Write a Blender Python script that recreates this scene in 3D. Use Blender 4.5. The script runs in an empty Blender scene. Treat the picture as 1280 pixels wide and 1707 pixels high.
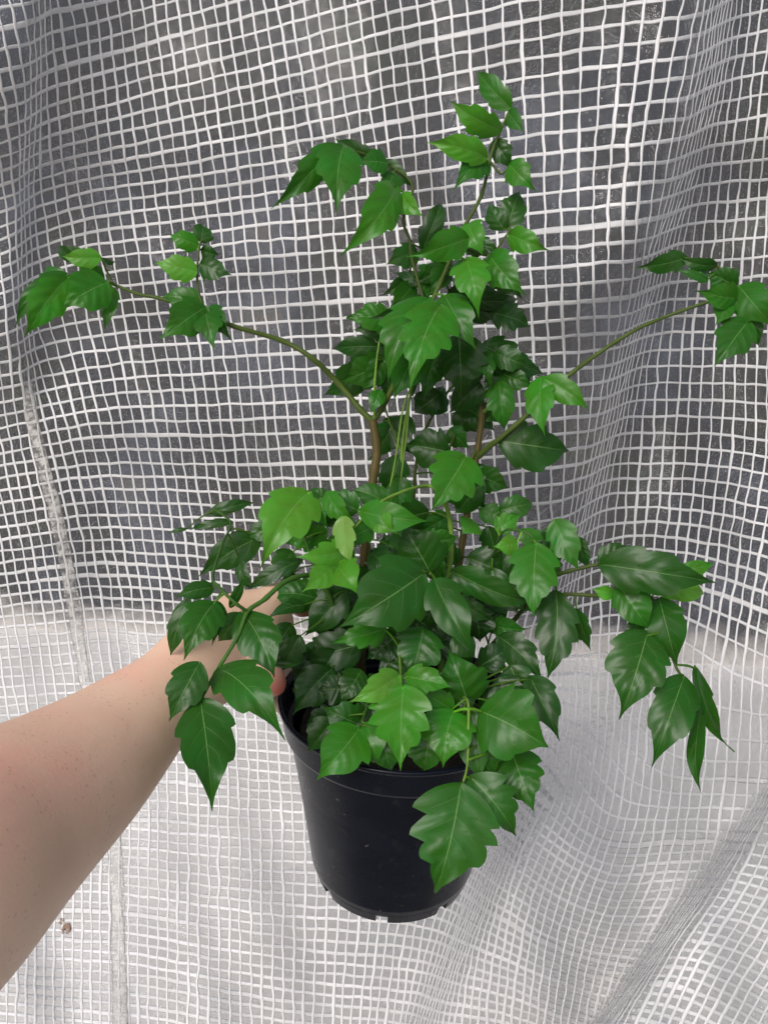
import bpy, bmesh, math, random
import numpy as np
from mathutils import Vector, Matrix

random.seed(7)
np.random.seed(7)
scene = bpy.context.scene
COL = scene.collection
R = math.radians

# ------------------------------------------------------------------ camera
W0, H0 = 1280.0, 1707.0
FPX = 1290.0
PITCH = R(12.0)
CAM = Vector((0.0, 0.0, 1.35))
cam_d = bpy.data.cameras.new('camera')
cam = bpy.data.objects.new('camera', cam_d)
COL.objects.link(cam)
cam.location = CAM
cam.rotation_euler = (R(90) - PITCH, 0, 0)
cam_d.sensor_fit = 'VERTICAL'
cam_d.angle = 2 * math.atan(H0 / 2 / FPX)
cam_d.clip_start = 0.02
cam_d.clip_end = 500
scene.camera = cam

# ------------------------------------------------------------------ sky, sun, exposure
SUN_EL, SUN_AZ = R(37), R(206)          # azimuth clockwise from +Y: behind the photographer, to the left
world = bpy.data.worlds.new('World')
scene.world = world
world.use_nodes = True
wt = world.node_tree
wt.nodes.clear()
w_out = wt.nodes.new('ShaderNodeOutputWorld')
w_bg = wt.nodes.new('ShaderNodeBackground')
w_sky = wt.nodes.new('ShaderNodeTexSky')
w_sky.sky_type = 'NISHITA'
w_sky.sun_disc = False
w_sky.sun_elevation = SUN_EL
w_sky.sun_rotation = SUN_AZ
w_sky.air_density = 1.0
w_sky.dust_density = 4.0
w_hs = wt.nodes.new('ShaderNodeHueSaturation')
w_hs.inputs['Saturation'].default_value = 0.55      # a grey, overcast sky
wt.links.new(w_sky.outputs[0], w_hs.inputs['Color'])
wt.links.new(w_hs.outputs[0], w_bg.inputs['Color'])
w_bg.inputs['Strength'].default_value = 0.13
wt.links.new(w_bg.outputs[0], w_out.inputs[0])

sun_d = bpy.data.lights.new('sun', 'SUN')
sun_d.energy = 1.2
sun_d.angle = R(28)
sun_d.color = (1.0, 0.97, 0.94)
sun = bpy.data.objects.new('sun', sun_d)
COL.objects.link(sun)
sdir = Vector((math.sin(SUN_AZ) * math.cos(SUN_EL), math.cos(SUN_AZ) * math.cos(SUN_EL), math.sin(SUN_EL)))
sun.rotation_euler = sdir.to_track_quat('Z', 'Y').to_euler()
sun.location = (-2, -3, 6)

vs = scene.view_settings
vs.view_transform = 'Standard'
vs.look = 'None'
vs.gamma = 1
vs.use_curve_mapping = False
vs.exposure = 0.33

# ------------------------------------------------------------------ helpers
CP, SP = math.cos(PITCH), math.sin(PITCH)
FWD = Vector((0, CP, -SP))
UP = Vector((0, SP, CP))
RT = Vector((1, 0, 0))


def at(px, py, d):
    """the point seen at (px, py) of the 1280 x 1707 photograph, d metres along the optical axis"""
    px, py, d = float(px), float(py), float(d)
    return CAM + d * (FWD + ((px - W0 / 2) / FPX) * RT - ((py - H0 / 2) / FPX) * UP)


def at_np(px, py, d):
    a = ((px - W0 / 2) / FPX)[..., None] * np.array(RT)
    b = -((py - H0 / 2) / FPX)[..., None] * np.array(UP)
    return np.array(CAM) + d[..., None] * (np.array(FWD) + a + b)


def tag(o, label=None, cat=None, group=None, kind=None):
    if label: o['label'] = label
    if cat: o['category'] = cat
    if group: o['group'] = group
    if kind: o['kind'] = kind
    return o


def empty(name, loc):
    o = bpy.data.objects.new(name, None)
    o.empty_display_size = 0.02
    o.location = loc
    COL.objects.link(o)
    return o


def link_mesh(name, verts, faces, mat, parent=None, smooth=True, uvs=None):
    me = bpy.data.meshes.new(name)
    me.from_pydata([tuple(v) for v in verts], [], faces)
    if uvs is not None:
        lay = me.uv_layers.new(name='UVMap')
        li = np.empty(len(me.loops), dtype=np.int32)
        me.loops.foreach_get('vertex_index', li)
        lay.data.foreach_set('uv', np.asarray(uvs, dtype=np.float32)[li].ravel())
    if smooth:
        me.polygons.foreach_set('use_smooth', [True] * len(me.polygons))
    me.materials.append(mat)
    me.update()
    o = bpy.data.objects.new(name, me)
    COL.objects.link(o)
    if parent is not None:
        o.parent = parent
        o.matrix_parent_inverse = PINV.get(parent.name, Matrix())
    return o


PINV = {}


def reg(parent):
    """children keep their world coordinates under this parent"""
    m = Matrix.Translation(parent.location)
    if parent.parent is not None:
        pass
    PINV[parent.name] = m.inverted()
    return parent


def tube_geo(pts, radii, seg=7, caps=True):
    pts = [Vector(p) for p in pts]
    radii = [float(r) for r in radii]
    n = len(pts)
    V, F = [], []
    t0 = (pts[1] - pts[0]).normalized()
    ref = Vector((0, 0, 1)) if abs(t0.z) < 0.9 else Vector((1, 0, 0))
    nrm = (ref - ref.dot(t0) * t0).normalized()
    for i in range(n):
        t = (pts[min(i + 1, n - 1)] - pts[max(i - 1, 0)]).normalized()
        nrm = (nrm - nrm.dot(t) * t).normalized()
        bn = t.cross(nrm)
        for k in range(seg):
            a = 2 * math.pi * k / seg
            V.append(pts[i] + radii[i] * (math.cos(a) * nrm + math.sin(a) * bn))
    for i in range(n - 1):
        for k in range(seg):
            a, b = i * seg + k, i * seg + (k + 1) % seg
            F.append((a, b, b + seg, a + seg))
    if caps:
        F.append(tuple(range(seg - 1, -1, -1)))
        F.append(tuple((n - 1) * seg + k for k in range(seg)))
    return V, F


def catmull(P, sub=6):
    P = [np.array(tuple(p), float) for p in P]
    Q = [2 * P[0] - P[1]] + P + [2 * P[-1] - P[-2]]
    out = []
    for i in range(1, len(Q) - 2):
        for j in range(sub):
            t = j / sub
            p0, p1, p2, p3 = Q[i - 1], Q[i], Q[i + 1], Q[i + 2]
            out.append(0.5 * ((2 * p1) + (-p0 + p2) * t + (2 * p0 - 5 * p1 + 4 * p2 - p3) * t * t + (-p0 + 3 * p1 - 3 * p2 + p3) * t ** 3))
    out.append(P[-1])
    return [tuple(float(c) for c in q) if q.ndim else q for q in out]


# ------------------------------------------------------------------ materials
def new_mat(name):
    m = bpy.data.materials.new(name)
    m.use_nodes = True
    nt = m.node_tree
    nt.nodes.clear()
    out = nt.nodes.new('ShaderNodeOutputMaterial')
    return m, nt, out


def N(nt, typ, **kw):
    n = nt.nodes.new(typ)
    for k, v in kw.items():
        setattr(n, k, v)
    return n


def noise(nt, scale, detail=4, rough=0.55, coord=None, out='Object'):
    tc = N(nt, 'ShaderNodeTexCoord')
    n = N(nt, 'ShaderNodeTexNoise')
    n.inputs['Scale'].default_value = scale
    n.inputs['Detail'].default_value = detail
    n.inputs['Roughness'].default_value = rough
    nt.links.new(tc.outputs[out] if coord is None else coord, n.inputs['Vector'])
    return n


def ramp(nt, src, stops):
    r = N(nt, 'ShaderNodeValToRGB')
    els = r.color_ramp.elements
    while len(els) < len(stops): els.new(0.5)
    for e, (p, c) in zip(els, stops):
        e.position = p
        e.color = (*c, 1) if len(c) == 3 else c
    nt.links.new(src, r.inputs[0])
    return r


def bump(nt, src, strength, dist):
    b = N(nt, 'ShaderNodeBump')
    b.inputs['Strength'].default_value = strength
    b.inputs['Distance'].default_value = dist
    nt.links.new(src, b.inputs['Height'])
    return b


def math_n(nt, op, a, b=None):
    m = N(nt, 'ShaderNodeMath', operation=op)
    for i, v in enumerate((a, b)):
        if v is None: continue
        if isinstance(v, (int, float)): m.inputs[i].default_value = v
        else: nt.links.new(v, m.inputs[i])
    return m.outputs[0]


def mat_surface(name, c0, c1, scale, rough, bstr=0.3, bdist=0.002):
    m, nt, out = new_mat(name)
    p = N(nt, 'ShaderNodeBsdfPrincipled')
    n = noise(nt, scale, 6)
    r = ramp(nt, n.outputs[0], [(0.3, c0), (0.7, c1)])
    nt.links.new(r.outputs[0], p.inputs['Base Color'])
    p.inputs['Roughness'].default_value = rough
    n2 = noise(nt, scale * 8, 5)
    b = bump(nt, n2.outputs[0], bstr, bdist)
    nt.links.new(b.outputs[0], p.inputs['Normal'])
    nt.links.new(p.outputs[0], out.inputs[0])
    return m


def mat_leaf():
    m, nt, out = new_mat('leaf')
    p = N(nt, 'ShaderNodeBsdfPrincipled')
    oi = N(nt, 'ShaderNodeObjectInfo')
    uv = N(nt, 'ShaderNodeUVMap')
    sep = N(nt, 'ShaderNodeSeparateXYZ')
    nt.links.new(uv.outputs[0], sep.inputs[0])
    u = math_n(nt, 'ABSOLUTE', math_n(nt, 'SUBTRACT', sep.outputs[0], 0.5))      # 0 at midrib .. 0.5 at margin
    v = sep.outputs[1]
    # side veins: lines of v - k*u = const
    ph = math_n(nt, 'SUBTRACT', math_n(nt, 'MULTIPLY', v, 5.5), math_n(nt, 'MULTIPLY', u, 2.9))
    fr = math_n(nt, 'ABSOLUTE', math_n(nt, 'SUBTRACT', math_n(nt, 'FRACT', ph), 0.5))  # 0.5 at vein borders
    side = math_n(nt, 'LESS_THAN', fr, 0.022)
    sidew = math_n(nt, 'MULTIPLY', side, math_n(nt, 'SUBTRACT', 1.0, math_n(nt, 'MULTIPLY', u, 2.0)))
    mid = math_n(nt, 'LESS_THAN', u, 0.010)
    vein = math_n(nt, 'MAXIMUM', math_n(nt, 'MULTIPLY', sidew, 0.25), math_n(nt, 'MULTIPLY', mid, 0.5))
    # mottling
    n1 = noise(nt, 60, 5)
    n2 = noise(nt, 420, 3)
    mot = N(nt, 'ShaderNodeHueSaturation')
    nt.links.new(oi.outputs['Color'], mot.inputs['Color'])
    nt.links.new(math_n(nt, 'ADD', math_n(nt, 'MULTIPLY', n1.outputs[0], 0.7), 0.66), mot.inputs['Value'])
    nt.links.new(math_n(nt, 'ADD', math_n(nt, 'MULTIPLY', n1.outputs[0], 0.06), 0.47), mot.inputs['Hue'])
    mixv = N(nt, 'ShaderNodeMix', data_type='RGBA')
    nt.links.new(vein, mixv.inputs[0])
    nt.links.new(mot.outputs[0], mixv.inputs[6])
    mixv.inputs[7].default_value = (0.16, 0.30, 0.09, 1)
    # paler, duller back
    geo = N(nt, 'ShaderNodeNewGeometry')
    mixb = N(nt, 'ShaderNodeMix', data_type='RGBA')
    nt.links.new(math_n(nt, 'MULTIPLY', geo.outputs['Backfacing'], 0.5), mixb.inputs[0])
    nt.links.new(mixv.outputs[2], mixb.inputs[6])
    mixb.inputs[7].default_value = (0.10, 0.19, 0.07, 1)
    nt.links.new(mixb.outputs[2], p.inputs['Base Color'])
    rr = math_n(nt, 'ADD', math_n(nt, 'MULTIPLY', n1.outputs[0], 0.2), 0.2)
    nt.links.new(rr, p.inputs['Roughness'])
    p.inputs['Specular IOR Level'].default_value = 0.27
    hgt = math_n(nt, 'ADD', math_n(nt, 'MULTIPLY', n2.outputs[0], 0.25), math_n(nt, 'MULTIPLY', vein, -1.2))
    b = bump(nt, hgt, 0.35, 0.0006)
    nt.links.new(b.outputs[0], p.inputs['Normal'])
    tr = N(nt, 'ShaderNodeBsdfTranslucent')
    hs = N(nt, 'ShaderNodeHueSaturation')
    hs.inputs['Value'].default_value = 1.7
    hs.inputs['Hue'].default_value = 0.488
    nt.links.new(mixb.outputs[2], hs.inputs['Color'])
    nt.links.new(hs.outputs[0], tr.inputs['Color'])
    mx = N(nt, 'ShaderNodeMixShader')
    mx.inputs[0].default_value = 0.26
    nt.links.new(p.outputs[0], mx.inputs[1])
    nt.links.new(tr.outputs[0], mx.inputs[2])
    nt.links.new(mx.outputs[0], out.inputs[0])
    return m


def mat_objcolor(name, rough, spec=0.4, nscale=80, amp=0.5):
    m, nt, out = new_mat(name)
    p = N(nt, 'ShaderNodeBsdfPrincipled')
    oi = N(nt, 'ShaderNodeObjectInfo')
    n = noise(nt, nscale, 5)
    h = N(nt, 'ShaderNodeHueSaturation')
    nt.links.new(oi.outputs['Color'], h.inputs['Color'])
    nt.links.new(math_n(nt, 'ADD', math_n(nt, 'MULTIPLY', n.outputs[0], amp * 2), 1 - amp), h.inputs['Value'])
    nt.links.new(h.outputs[0], p.inputs['Base Color'])
    p.inputs['Roughness'].default_value = rough
    p.inputs['Specular IOR Level'].default_value = spec
    b = bump(nt, n.outputs[0], 0.25, 0.0008)
    nt.links.new(b.outputs[0], p.inputs['Normal'])
    nt.links.new(p.outputs[0], out.inputs[0])
    return m


def mat_film():
    m, nt, out = new_mat('clear_film')
    # dust haze, stronger in blotches
    nz = noise(nt, 6, 6, 0.6)
    sp = noise(nt, 95, 3, 0.6)
    fleck = math_n(nt, 'MULTIPLY', math_n(nt, 'GREATER_THAN', sp.outputs[0], 0.70), 0.4)
    dirt = ramp(nt, nz.outputs[0], [(0.35, (0.80, 0.79, 0.79)), (0.7, (0.76, 0.72, 0.67))])
    dmix = N(nt, 'ShaderNodeMix', data_type='RGBA')
    nt.links.new(fleck, dmix.inputs[0])
    nt.links.new(dirt.outputs[0], dmix.inputs[6])
    dmix.inputs[7].default_value = (0.25, 0.2, 0.15, 1)
    df = N(nt, 'ShaderNodeBsdfDiffuse')
    nt.links.new(dmix.outputs[2], df.inputs[0])
    tl = N(nt, 'ShaderNodeBsdfTranslucent')
    nt.links.new(dmix.outputs[2], tl.inputs[0])
    dt = N(nt, 'ShaderNodeMixShader')
    dt.inputs[0].default_value = 0.5
    nt.links.new(df.outputs[0], dt.inputs[1])
    nt.links.new(tl.outputs[0], dt.inputs[2])
    tp = N(nt, 'ShaderNodeBsdfTransparent')
    tp.inputs[0].default_value = (0.96, 0.96, 0.96, 1)
    haze = N(nt, 'ShaderNodeMixShader')
    hf = math_n(nt, 'ADD', math_n(nt, 'MULTIPLY', nz.outputs[0], 0.055), 0.004)
    # dirt haze painted thicker towards the foot to brighten the lower sheet
    tcz = N(nt, 'ShaderNodeTexCoord')
    sz = N(nt, 'ShaderNodeSeparateXYZ')
    nt.links.new(tcz.outputs['Object'], sz.inputs[0])
    foot = ramp(nt, math_n(nt, 'SUBTRACT', 1.02, sz.outputs[2]), [(.02, (0, 0, 0)), (.30, (1, 1, 1))])
    blot = noise(nt, 3.5, 4, .6)
    foot_haze = math_n(nt, 'MULTIPLY', foot.outputs[0], ramp(nt, blot.outputs[0], [(.38, (.06,) * 3), (.66, (.46,) * 3)]).outputs[0])
    hf = math_n(nt, 'ADD', hf, foot_haze)
    nt.links.new(math_n(nt, 'ADD', hf, math_n(nt, 'MULTIPLY', fleck, 0.5)), haze.inputs[0])
    nt.links.new(tp.outputs[0], haze.inputs[1])
    nt.links.new(dt.outputs[0], haze.inputs[2])
    gl = N(nt, 'ShaderNodeBsdfGlossy')
    gl.inputs['Roughness'].default_value = 0.07
    w1 = noise(nt, 120, 3, 0.55)
    w2 = noise(nt, 420, 2, 0.5)
    bh = math_n(nt, 'ADD', w1.outputs[0], math_n(nt, 'MULTIPLY', w2.outputs[0], 0.35))
    patch = noise(nt, 4.5, 2)
    bh = math_n(nt, 'MULTIPLY', bh, ramp(nt, patch.outputs[0], [(0.38, (0.25,) * 3), (0.68, (1.3,) * 3)]).outputs[0])
    b = bump(nt, bh, 1.0, 0.011)
    nt.links.new(b.outputs[0], gl.inputs['Normal'])
    fn = N(nt, 'ShaderNodeFresnel')
    fn.inputs[0].default_value = 1.5
    nt.links.new(b.outputs[0], fn.inputs['Normal'])
    mx = N(nt, 'ShaderNodeMixShader')
    nt.links.new(math_n(nt, 'MINIMUM', fn.outputs[0], 0.5), mx.inputs[0])
    nt.links.new(haze.outputs[0], mx.inputs[1])
    nt.links.new(gl.outputs[0], mx.inputs[2])
    nt.links.new(mx.outputs[0], out.inputs[0])
    return m


def mat_yarn(name, col, trans):
    m, nt, out = new_mat(name)
    p = N(nt, 'ShaderNodeBsdfPrincipled')
    n = noise(nt, 30, 5)
    r = ramp(nt, n.outputs[0], [(0.3, tuple(c * 0.93 for c in col)), (0.65, col)])
    nt.links.new(r.outputs[0], p.inputs['Base Color'])
    p.inputs['Roughness'].default_value = 0.4
    tl = N(nt, 'ShaderNodeBsdfTranslucent')
    tl.inputs[0].default_value = (*col, 1)
    mx = N(nt, 'ShaderNodeMixShader')
    mx.inputs[0].default_value = trans
    nt.links.new(p.outputs[0], mx.inputs[1])
    nt.links.new(tl.outputs[0], mx.inputs[2])
    nt.links.new(mx.outputs[0], out.inputs[0])
    return m


def mat_skin():
    m, nt, out = new_mat('skin')
    p = N(nt, 'ShaderNodeBsdfPrincipled')
    n = noise(nt, 14, 5)
    r = ramp(nt, n.outputs[0], [(0.3, (0.62, 0.405, 0.29)), (0.52, (0.70, 0.475, 0.345)), (0.72, (0.74, 0.43, 0.32))])
    tc = N(nt, 'ShaderNodeTexCoord')
    vo = N(nt, 'ShaderNodeTexVoronoi')
    vo.inputs['Scale'].default_value = 270
    nt.links.new(tc.outputs['Object'], vo.inputs['Vector'])
    n3 = noise(nt, 40, 2)
    fk = math_n(nt, 'MULTIPLY', math_n(nt, 'LESS_THAN', vo.outputs['Distance'], 0.2), math_n(nt, 'GREATER_THAN', n3.outputs[0], 0.5))
    mx = N(nt, 'ShaderNodeMix', data_type='RGBA')
    nt.links.new(math_n(nt, 'MULTIPLY', fk, 0.24), mx.inputs[0])
    nt.links.new(r.outputs[0], mx.inputs[6])
    mx.inputs[7].default_value = (0.28, 0.12, 0.07, 1)
    at_ = N(nt, 'ShaderNodeAttribute', attribute_name='flush')
    mf = N(nt, 'ShaderNodeMix', data_type='RGBA')
    nt.links.new(math_n(nt, 'MULTIPLY', at_.outputs['Fac'], .85), mf.inputs[0])
    nt.links.new(mx.outputs[2], mf.inputs[6])
    mf.inputs[7].default_value = (0.58, 0.13, 0.10, 1)
    nt.links.new(mf.outputs[2], p.inputs['Base Color'])
    p.inputs['Roughness'].default_value = 0.5
    p.inputs['Subsurface Weight'].default_value = 0.25
    p.inputs['Subsurface Radius'].default_value = (1.0, 0.35, 0.2)
    p.inputs['Subsurface Scale'].default_value = 0.004
    n2 = noise(nt, 500, 4)
    n4 = noise(nt, 90, 4)
    b = bump(nt, math_n(nt, 'ADD', n2.outputs[0], n4.outputs[0]), 0.2, 0.0006)
    nt.links.new(b.outputs[0], p.inputs['Normal'])
    nt.links.new(p.outputs[0], out.inputs[0])
    return m


def mat_plastic():
    m, nt, out = new_mat('black_plastic')
    p = N(nt, 'ShaderNodeBsdfPrincipled')
    n = noise(nt, 25, 6)
    r = ramp(nt, n.outputs[0], [(0.3, (0.003, 0.004, 0.008)), (0.75, (0.006, 0.008, 0.015))])
    sp = noise(nt, 170, 2)
    sm1 = noise(nt, 38, 6, .7)
    smear = math_n(nt, 'MULTIPLY', ramp(nt, sm1.outputs[0], [(.60, (0, 0, 0)), (.74, (1, 1, 1))]).outputs[0], .16)
    fk = math_n(nt, 'MAXIMUM', math_n(nt, 'MULTIPLY', math_n(nt, 'GREATER_THAN', sp.outputs[0], 0.735), 0.6), smear)
    mx = N(nt, 'ShaderNodeMix', data_type='RGBA')
    nt.links.new(fk, mx.inputs[0])
    nt.links.new(r.outputs[0], mx.inputs[6])
    mx.inputs[7].default_value = (0.12, 0.10, 0.09, 1)
    nt.links.new(mx.outputs[2], p.inputs['Base Color'])
    nt.links.new(math_n(nt, 'ADD', math_n(nt, 'MULTIPLY', n.outputs[0], 0.16), 0.2), p.inputs['Roughness'])
    p.inputs['Specular IOR Level'].default_value = 0.16
    b = bump(nt, noise(nt, 60, 4).outputs[0], 0.08, 0.001)
    nt.links.new(b.outputs[0], p.inputs['Normal'])
    nt.links.new(p.outputs[0], out.inputs[0])
    return m


M_LEAF = mat_leaf()
M_STEM = mat_objcolor('stem_bark', 0.5, 0.18)
M_FILM = mat_film()
M_YARN = mat_yarn('white_yarn', (0.81, 0.805, 0.82), 0.34)
M_TAPE = mat_yarn('milky_yarn', (0.77, 0.77, 0.78), 0.42)
M_SKIN = mat_skin()
M_POT = mat_plastic()
M_FLOOR = mat_surface('pale_concrete', (0.54, 0.525, 0.515), (0.65, 0.635, 0.62), 3.0, 0.85)
M_GROUND = mat_surface('dark_ground', (0.15, 0.14, 0.125), (0.27, 0.255, 0.23), 9.0, 0.95, .6, .01)
M_WALL, nt, out = new_mat('dark_wall')
p = N(nt, 'ShaderNodeBsdfPrincipled')
p.inputs['Roughness'].default_value = 0.85
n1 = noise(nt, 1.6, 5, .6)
r1 = ramp(nt, n1.outputs[0], [(.28, (.012, .022, .010)), (.42, (.018, .017, .018)), (.54, (.016, .019, .027)), (.64, (.045, .052, .072)), (.74, (.075, .068, .060))])  # lighter bluish patches paint the film's sky reflections into the wall colour
tc = N(nt, 'ShaderNodeTexCoord')
sp_ = N(nt, 'ShaderNodeSeparateXYZ')
nt.links.new(tc.outputs['Object'], sp_.inputs[0])
n2 = noise(nt, 5, 5, .65)
# pale dust and splashes along the foot of the wall
hz = math_n(nt, 'SUBTRACT', math_n(nt, 'MULTIPLY', n2.outputs[0], .42), sp_.outputs[2])
r2 = ramp(nt, hz, [(.03, (0, 0, 0)), (.22, (1, 1, 1))])
mx = N(nt, 'ShaderNodeMix', data_type='RGBA')
nt.links.new(r2.outputs[0], mx.inputs[0])
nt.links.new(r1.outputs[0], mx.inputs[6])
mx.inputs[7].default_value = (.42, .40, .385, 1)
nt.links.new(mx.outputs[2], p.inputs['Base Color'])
nt.links.new(bump(nt, n2.outputs[0], .4, .01).outputs[0], p.inputs['Normal'])
nt.links.new(p.outputs[0], out.inputs[0])
M_SOIL = mat_surface('potting_soil', (0.012, 0.009, 0.007), (0.05, 0.035, 0.025), 120, 0.95, 0.8, 0.004)

# ------------------------------------------------------------------ setting: floor and dark back wall
bm = bmesh.new()
bmesh.ops.create_grid(bm, x_segments=60, y_segments=60, size=40)
me = bpy.data.meshes.new('floor')
bm.to_mesh(me); bm.free()
me.materials.append(M_FLOOR)
floor = bpy.data.objects.new('floor', me)
COL.objects.link(floor)
tag(floor, kind='structure')


gv = [(-40, -40, .004), (40, -40, .004), (40, .35, .004), (-40, .35, .004)]
unseen_ground = link_mesh('unseen_ground', gv, [(0, 1, 2, 3)], M_GROUND, smooth=False)  # unseen, added darker in front to dim the reflections in the pot
tag(unseen_ground, kind='structure')


def on_floor(px, py):
    d = (at(px, py, 1) - CAM)
    return CAM + d * (-CAM.z / d.z)


A, B_ = on_floor(0, 1046), on_floor(1280, 1112)
dirw = (B_ - A).normalized()
nw = Vector((-dirw.y, dirw.x, 0))
V = []
for z in (-0.02, 4.0):
    for off in (0, .2):
        for t in (-5, 5):
            q = (A + B_) / 2 + dirw * t + nw * off
            V.append((q.x, q.y, z))
F = [(0, 2, 3, 1), (4, 5, 7, 6), (0, 1, 5, 4), (2, 6, 7, 3), (0, 4, 6, 2), (1, 3, 7, 5)]
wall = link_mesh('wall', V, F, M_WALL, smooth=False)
tag(wall, 'dark wall behind the clear mesh sheet', 'wall', kind='structure')

# ------------------------------------------------------------------ reinforced plastic sheet
# local look of the weave, read off the photograph: x, y, column spacing, lean, row spacing, slope, distance
S = np.array([
    (20, 60, 24, .25, 38, -.15, .85), (130, 150, 18, .12, 30, -.27, .95), (300, 150, 20, .19, 28, -.24, .93), (550, 120, 21, .18, 28, -.26, .90),
    (780, 120, 25, .06, 32, -.24, .80), (930, 130, 30, .06, 37, -.20, .73), (1100, 150, 25, -.02, 37, -.14, .75), (1240, 150, 16, -.2, 34, -.2, .86),
    (1240, 400, 20, -.15, 28, -.10, .93), (900, 400, 28, .08, 34, -.17, .76), (1020, 350, 25, .02, 36, -.17, .76), (600, 450, 21, .10, 28, -.13, .90),
    (250, 400, 18, .12, 26, -.20, .98), (60, 400, 17, .15, 24, -.45, 1.03), (400, 620, 18, .10, 25, -.08, 1.0), (250, 600, 18, .15, 24, -.08, 1.04),
    (250, 720, 18, .15, 23, 0.0, 1.08), (250, 850, 18, .15, 22, .03, 1.1), (300, 1000, 18, .13, 22, .07, 1.1), (40, 800, 19, .30, 23, -.20, 1.07),
    (40, 1000, 19, .25, 20, -.12, 1.08), (150, 650, 18, .2, 23, -.2, 1.05), (860, 680, 27, .08, 30, -.12, .80), (880, 850, 26, .10, 29, -.12, .82),
    (1150, 620, 21, -.1, 25, -.05, 1.0), (1250, 650, 21, -.05, 25, .05, .95), (1100, 800, 21, -.1, 24, 0, 1.02), (1230, 850, 18, -.25, 24, .25, .93),
    (1250, 1000, 18, -.2, 25, .30, .9), (1130, 900, 21, -.05, 22, .2, .98), (1000, 950, 20, -.1, 20, -.3, 1.0), (1000, 1080, 20, 0, 18, -.05, 1.02),
    (940, 1050, 16, -.2, 18, -.6, .97), (930, 1180, 18, .05, 20, .1, .98), (1000, 1250, 14, 0, 18, .8, .92), (1080, 1250, 16, -.05, 20, .4, .88),
    (1220, 1200, 22, -.08, 25, .05, .92), (1200, 1350, 22, -.15, 22, -.05, .92), (600, 600, 22, .08, 27, -.08, .92), (650, 900, 21, .08, 25, 0, .95),
    (650, 1200, 19, .06, 22, .08, 1.0), (420, 1350, 17, .08, 20, .15, 1.05), (300, 1500, 18, .05, 19, .30, 1.0), (450, 1550, 19, .10, 20, .25, .98),
    (600, 1600, 18, .08, 20, .12, 1.0), (700, 1650, 16, -.1, 20, .15, .94), (760, 1560, 11, -.4, 16, .3, .88), (860, 1450, 10, -.4, 14, .7, .88),
    (930, 1450, 12, -.3, 16, .9, .85), (960, 1600, 11, -.2, 17, .5, .86), (1030, 1560, 18, -.15, 17, -.1, .92), (1100, 1400, 18, -.15, 19, -.1, .92),
    (1130, 1550, 12, -.6, 14, -.2, .84), (1230, 1500, 20, -.5, 17, .45, .86), (1200, 1650, 20, -.5, 17, .5, .86), (100, 1550, 15, 0, 15, .08, 1.05),
    (60, 1680, 15, 0, 15, .10, 1.0), (20, 1090, 19, .2, 18, -.1, 1.07), (230, 1350, 17, .05, 19, .15, 1.05)], float)
STEP = 10.0
gx = np.arange(-520, 1581, STEP)
gy = np.arange(-230, 1941, STEP)
X, Y = np.meshgrid(gx, gy)


def blend(vals, sig):
    d2 = (X[..., None] - S[:, 0]) ** 2 + (Y[..., None] - S[:, 1]) ** 2
    e = -d2 / (2 * sig * sig)
    e -= e.max(-1, keepdims=True)
    w = np.exp(e)
    return (w * vals).sum(-1) / w.sum(-1)


sx = blend(S[:, 2], 62)
lean = blend(S[:, 3], 62)
sy = blend(S[:, 4], 62)
slope = blend(S[:, 5], 62)
D = blend(S[:, 6], 85)

# creases: centre line (y -> x), half width, how tightly the columns bunch, extra slope, step in depth, where it lives
CREASES = [
    ([(-230, 1265), (0, 1200), (100, 1186), (200, 1165), (300, 1140), (400, 1105), (500, 1075), (600, 1045), (700, 1020), (800, 990), (900, 962), (1000, 938), (1200, 905), (1940, 860)],
     26, 3.2, -.5, .105, (-400, -300, 930, 1130)),
    ([(-230, 105), (0, 72), (150, 60), (300, 42), (500, 38), (650, 55), (800, 90), (1100, 150), (1940, 230)], 16, 1.8, -.5, .035, (-400, -300, 560, 700)),
    ([(-230, 1500), (1230, 905), (1486, 802), (1707, 706), (1940, 600)], 30, 1.6, .2, -.065, (1200, 1330, 2000, 2100)),
    ([(-230, 2400), (1373, 1252), (1666, 1038), (1940, 840)], 17, 3.2, -.1, -.06, (1150, 1300, 2000, 2100)),
]
rho = 1 / sx
for line, hw, k, dsl, dep, env in CREASES:
    ly, lx = zip(*line)
    xc = np.interp(Y, ly, lx)
    dxc = np.interp(Y + 40, ly, lx) - np.interp(Y - 40, ly, lx)
    e = np.interp(Y, env, (0, 1, 1, 0))
    g = np.exp(-((X - xc) / hw) ** 2) * e
    rho = rho * (1 + k * g)
    lean = lean * (1 - g) + g * dxc / 80
    slope = slope + dsl * g
    D = D + dep * np.tanh((X - xc) / hw) * e * np.exp(-((X - xc) / 220) ** 2)
# the foot of the sheet swings out towards the viewer
yy_ = np.clip(Y - 1020, 0, None)
D = D - .00030 * yy_ ** 2 / (yy_ + 120)
# soft billows
D = D + .006 * np.sin(X / 47 + Y / 160 + .7) * np.sin(Y / 210) + .004 * np.sin(X / 23 - Y / 75)


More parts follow.
